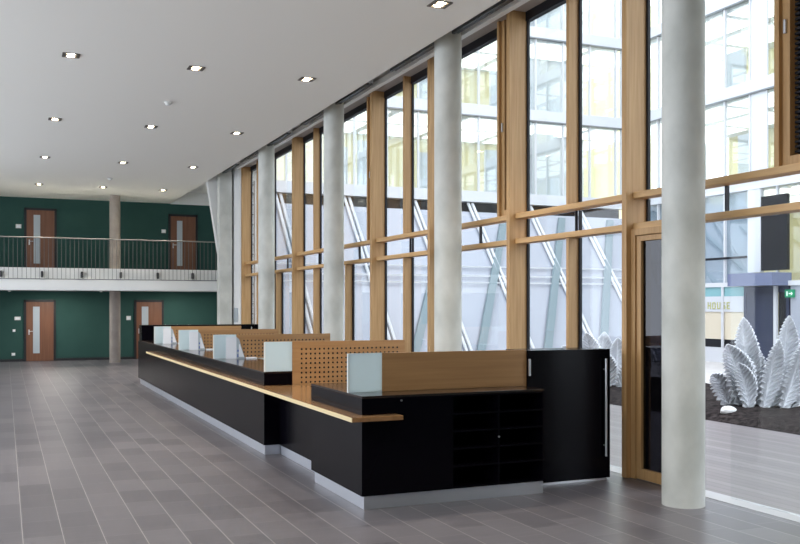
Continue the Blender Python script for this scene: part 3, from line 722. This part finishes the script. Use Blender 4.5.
for i in range(3):
    z0, z1 = FL[i] + BD, FL[i + 1]
    fr = MB(); x = 8.0
    while x < XW - 0.3:
        fr.box(x - 0.03, x + 0.03, YW + 0.02, YW + 0.12, z0, z1); x += 1.3
    fr.box(XW - 0.12, XW - 0.02, YW + 0.02, YW + 0.14, z0, z1)
    part('window_frame', fw, fr, M['ext_white'])
    part('glazing', fw, MB().box(X0W, XW - 0.13, YW + 0.13, YW + 0.14, z0, z1), M['far_glass'])
    part('corner_partition', fw, MB().box(19.6, 23.85, YW + 2.75, YW + 2.85, z0, z1), M['ext_white'])
    rr = random.Random(i + 3)
    for x in (8.4, 11.3, 13.2, 15.7, 18.6, 21.0):
        x += rr.uniform(-.4, .4); w = rr.uniform(0.5, 1.1)
        part('partition', fw, MB().box(x, x + w, YW + 2.2, YW + 2.35, z0, z1 - rr.choice((0.0, 0.9, 1.2))), M['ext_white'])
    lm = MB()
    for x in range(8, 24, 3): lm.box(x, x + 2.6, YW + 0.6, YW + 2.6, z1 - 0.04, z1 - 0.02).box(x, x + 2.6, YW + 3.0, YW + 5.2, z1 - 0.04, z1 - 0.02)
    part('room_fill_panels', fw, lm, M['room_fill'])
# inclined glazing between slanted struts at its foot
dyz = 0.80
def incl(z): return YW - 0.05 - dyz * (5.6 - z)
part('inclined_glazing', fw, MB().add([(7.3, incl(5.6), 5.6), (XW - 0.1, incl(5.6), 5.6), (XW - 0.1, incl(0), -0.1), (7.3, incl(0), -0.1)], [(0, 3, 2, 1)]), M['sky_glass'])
for k in range(6):
    X = [9.0, 11.62, 14.3, 16.75, 19.4, 21.75][k]
    for dx in (-0.09, 0.09):
        part('strut', fw, MB().tube([(X + dx, incl(5.95) - 0.12, 5.95), (X + dx + 0.15, incl(0) - 0.12, -0.1)], 0.06, 8), M['ext_white'])
    if k >= 2:
        xt = X + 1.2; w = 0.30
        bv = []
        for yo in (-0.16, -0.06):
            for xx, z in ((xt, 5.5), (xt + w, 5.5), (xt + w - 3.5, 0.0), (xt - 3.5, 0.0)): bv.append((xx, incl(z) + yo, z))
        part('brace', fw, MB().add(bv, [(0, 3, 2, 1), (4, 5, 6, 7), (0, 1, 5, 4), (1, 2, 6, 5), (2, 3, 7, 6), (3, 0, 4, 7)]), M['brace'])
rl = MB()
for z in (2.75, 3.0, 3.35): rl.box(7.3, XW - 0.1, incl(z) - 0.10, incl(z) - 0.06, z, z + 0.05)
part('glazing_bars', fw, rl, M['ext_white'])

# ---- right wing
rw = thing('entrance_building', (XW, 20, 0), 'white glazed building on the right side of the courtyard with a dark entrance', 'building')
RY0 = -6.0
for i, z in enumerate(FL):
    part('floor_band', rw, MB().box(XW - 0.05, XW + 6, RY0, YW - 0.06, z, z + BD), M['ext_white'])
    if i: part('drip_edge', rw, MB().box(XW - 0.045, XW + 0.13, RY0, YW - 0.06, z - 0.05, z - 0.001), M['grey_steel'])
part('roof_parapet', rw, MB().box(XW, XW + 6, RY0, YW - 0.06, FL[3] + BD, 17.4), M['ext_white'])
part('rear_wall', rw, MB().box(XW + 5.6, XW + 5.8, RY0, YW - 0.06, -0.11, 17), M['yellow_wall'])
YM = [26.15 + 1.24 * k for k in range(-24, 5)]
for i in range(-1, 3):
    z0, z1 = (FL[i] + BD, FL[i + 1]) if i >= 0 else (2.78, FL[0])
    fr = MB()
    for y in YM: fr.box(XW + 0.02, XW + 0.12, y - 0.035, y + 0.035, z0, z1)
    part('window_frame', rw, fr, M['ext_white'])
    part('glazing', rw, MB().box(XW + 0.13, XW + 0.14, RY0, YW - 0.1, z0, z1), M['far_glass'])
    if i >= 0:
        part('white_infill', rw, MB().box(XW + 0.05, XW + 0.11, 24.12, 24.86, z0, z1), M['ext_white'])
        rr = random.Random(i + 20)
        for y in (10.5, 13.5, 17, 20.5, 23, 27.3, 30):
            y += rr.uniform(-.4, .4)
            part('partition', rw, MB().box(XW + 2.4, XW + 2.5, y, y + rr.uniform(0.6, 1.4), z0, z1 - rr.choice((0.0, 0.8))), M['ext_white'])
    lm = MB()
    for y in range(6, 32, 3): lm.box(XW + 0.6, XW + 2.3, y, y + 2.6, z1 - 0.04, z1 - 0.02).box(XW + 2.8, XW + 4.8, y, y + 2.6, z1 - 0.04, z1 - 0.02)
    part('room_fill_panels', rw, lm, M['room_fill'])
part('window_blind', rw, MB().box(XW + 0.25, XW + 0.27, 25.0, YW - 0.15, 2.79, 5.99), M['blind'])
part('guard_rail', rw, MB().box(XW - 0.03, XW + 0.01, 25.0, YW - 0.15, 3.62, 3.70), M['gasket'])
part('pier', rw, MB().box(XW - 0.03, XW + 0.13, 24.35, 24.95, 3.1, 5.999), M['ext_white'])
part('dark_window', rw, MB().box(XW - 0.01, XW + 0.12, 23.2, 24.34, 3.15, 5.7), M['gasket'])
part('floor_edge', rw, MB().box(XW - 0.06, XW + 6, RY0, YW - 0.06, 2.62, 2.78), M['ext_white'])
part('teal_band', rw, MB().box(XW, XW + 0.05, 25.15, YW - 0.1, 2.28, 2.62), M['teal_glass'])
part('sign_band', rw, MB().box(XW - 0.02, XW + 0.05, 25.15, YW - 0.1, 1.72, 2.28), M['ext_white'])
part('beige_field', rw, MB().box(XW + 0.02, XW + 0.06, 25.15, YW - 0.1, 0.72, 1.72), M['beige'])
part('dark_sill', rw, MB().box(XW + 0.03, XW + 0.07, 25.15, YW - 0.1, 0.42, 0.72), M['gasket'])
part('plinth', rw, MB().box(XW - 0.05, XW + 0.1, 25.15, YW - 0.1, -0.12, 0.42), M['ext_white'])
part('side_glazing', rw, MB().box(XW, XW + 0.06, RY0, 23.05, -0.1, 2.62), M['sky_glass'])
fr = MB()
for y in YM:
    if y > 25.2: fr.box(XW - 0.08, XW - 0.021, y - 0.045, y + 0.045, 0.42, 2.62)
part('ground_mullions', rw, fr, M['ext_white'])
part('canopy', rw, MB().box(XW - 0.75, XW + 0.1, 23.1, 25.15, 2.62, 3.05), M['blue_panel'])
en = part('entrance', rw, MB().box(XW - 0.02, XW + 0.08, 23.1, 23.22, -0.1, 2.61).box(XW - 0.02, XW + 0.08, 25.02, 25.14, -0.1, 2.61).box(XW - 0.02, XW + 0.08, 23.22, 25.02, 2.4, 2.61), M['dark_blue'])
part('entrance_door', en, MB().box(XW, XW + 0.04, 23.75, 25.02, -0.1, 2.4), M['dark_blue'])
part('entrance_post', en, MB().box(XW - 0.12, XW - 0.03, 23.55, 23.68, -0.1, 2.61), M['ext_white'])
part('side_panel', en, MB().box(XW, XW + 0.04, 23.22, 23.55, -0.1, 2.4), M['gasket'])
# letters on the sign band, read from the courtyard side (they run towards the viewer's right = -Y)
LET = {'H': [(0, 0, .16, 1), (.64, 0, .8, 1), (.16, .42, .64, .58)],
       'O': [(0, .1, .16, .9), (.64, .1, .8, .9), (.1, 0, .7, .15), (.1, .85, .7, 1)],
       'U': [(0, .1, .16, 1), (.64, .1, .8, 1), (.1, 0, .7, .15)],
       'S': [(0, .85, .75, 1), (0, .5, .16, .9), (.05, .42, .75, .57), (.64, .1, .8, .5), (.05, 0, .75, .15)],
       'E': [(0, 0, .16, 1), (.16, 0, .75, .15), (.16, .85, .75, 1), (.16, .43, .65, .57)]}
hh = 0.25
ys = [Yat(p, XW) for p in (708.4, 713.0, 717.8, 722.6, 727.4)]
for ch, y in zip('HOUSE', ys):
    lb = MB()
    for a, b, c, d in LET[ch]: lb.box(XW - 0.04, XW - 0.021, y - a * hh * 0.8, y - c * hh * 0.8, 1.82 + b * hh, 1.82 + d * hh)
    part('sign_letter', rw, lb, M['letter'])
# green exit sign
yx, zx = Yat(788.5, XW - 0.1), 2.22
ex = thing('exit_sign', (XW - 0.1, yx, zx), 'small green exit sign with white arrow by the dark entrance', 'sign')
part('sign_box', ex, MB().box(XW - 0.10, XW - 0.022, yx - 0.2, yx + 0.16, zx, zx + 0.26), M['sign_green'])
part('pictogram', ex, MB().box(XW - 0.108, XW - 0.101, yx + 0.04, yx + 0.08, zx + 0.05, zx + 0.2).box(XW - 0.108, XW - 0.101, yx - 0.14, yx - 0.01, zx + 0.11, zx + 0.14)
     .add([(XW - 0.104, yx - 0.11, zx + 0.06), (XW - 0.104, yx - 0.11, zx + 0.19), (XW - 0.104, yx - 0.18, zx + 0.125)], [(0, 1, 2)]), M['sign_white'])

# fixed ladder outside the last bay
ld = thing('fixed_ladder', (6.9, 27.6, 0.9), 'tall steel ladder on the wall outside the farthest window bay', 'ladder')
for y in (27.25, 27.85):
    part('ladder_rail', ld, MB().box(6.885, 6.925, y - 0.02, y + 0.02, 0.9, 5.7), M['grey_steel'])
    for z in (1.2, 5.3): part('wall_bracket', ld, MB().box(6.80, 6.886, y - 0.02, y + 0.02, z, z + 0.05), M['grey_steel'])
z = 1.1
while z < 5.6:
    part('rung', ld, MB().tube([(6.905, 27.25, z), (6.905, 27.85, z)], 0.02, 8), M['grey_steel']); z += 0.3
for o in bpy.data.objects:
    if '_org' in o: del o['_org']
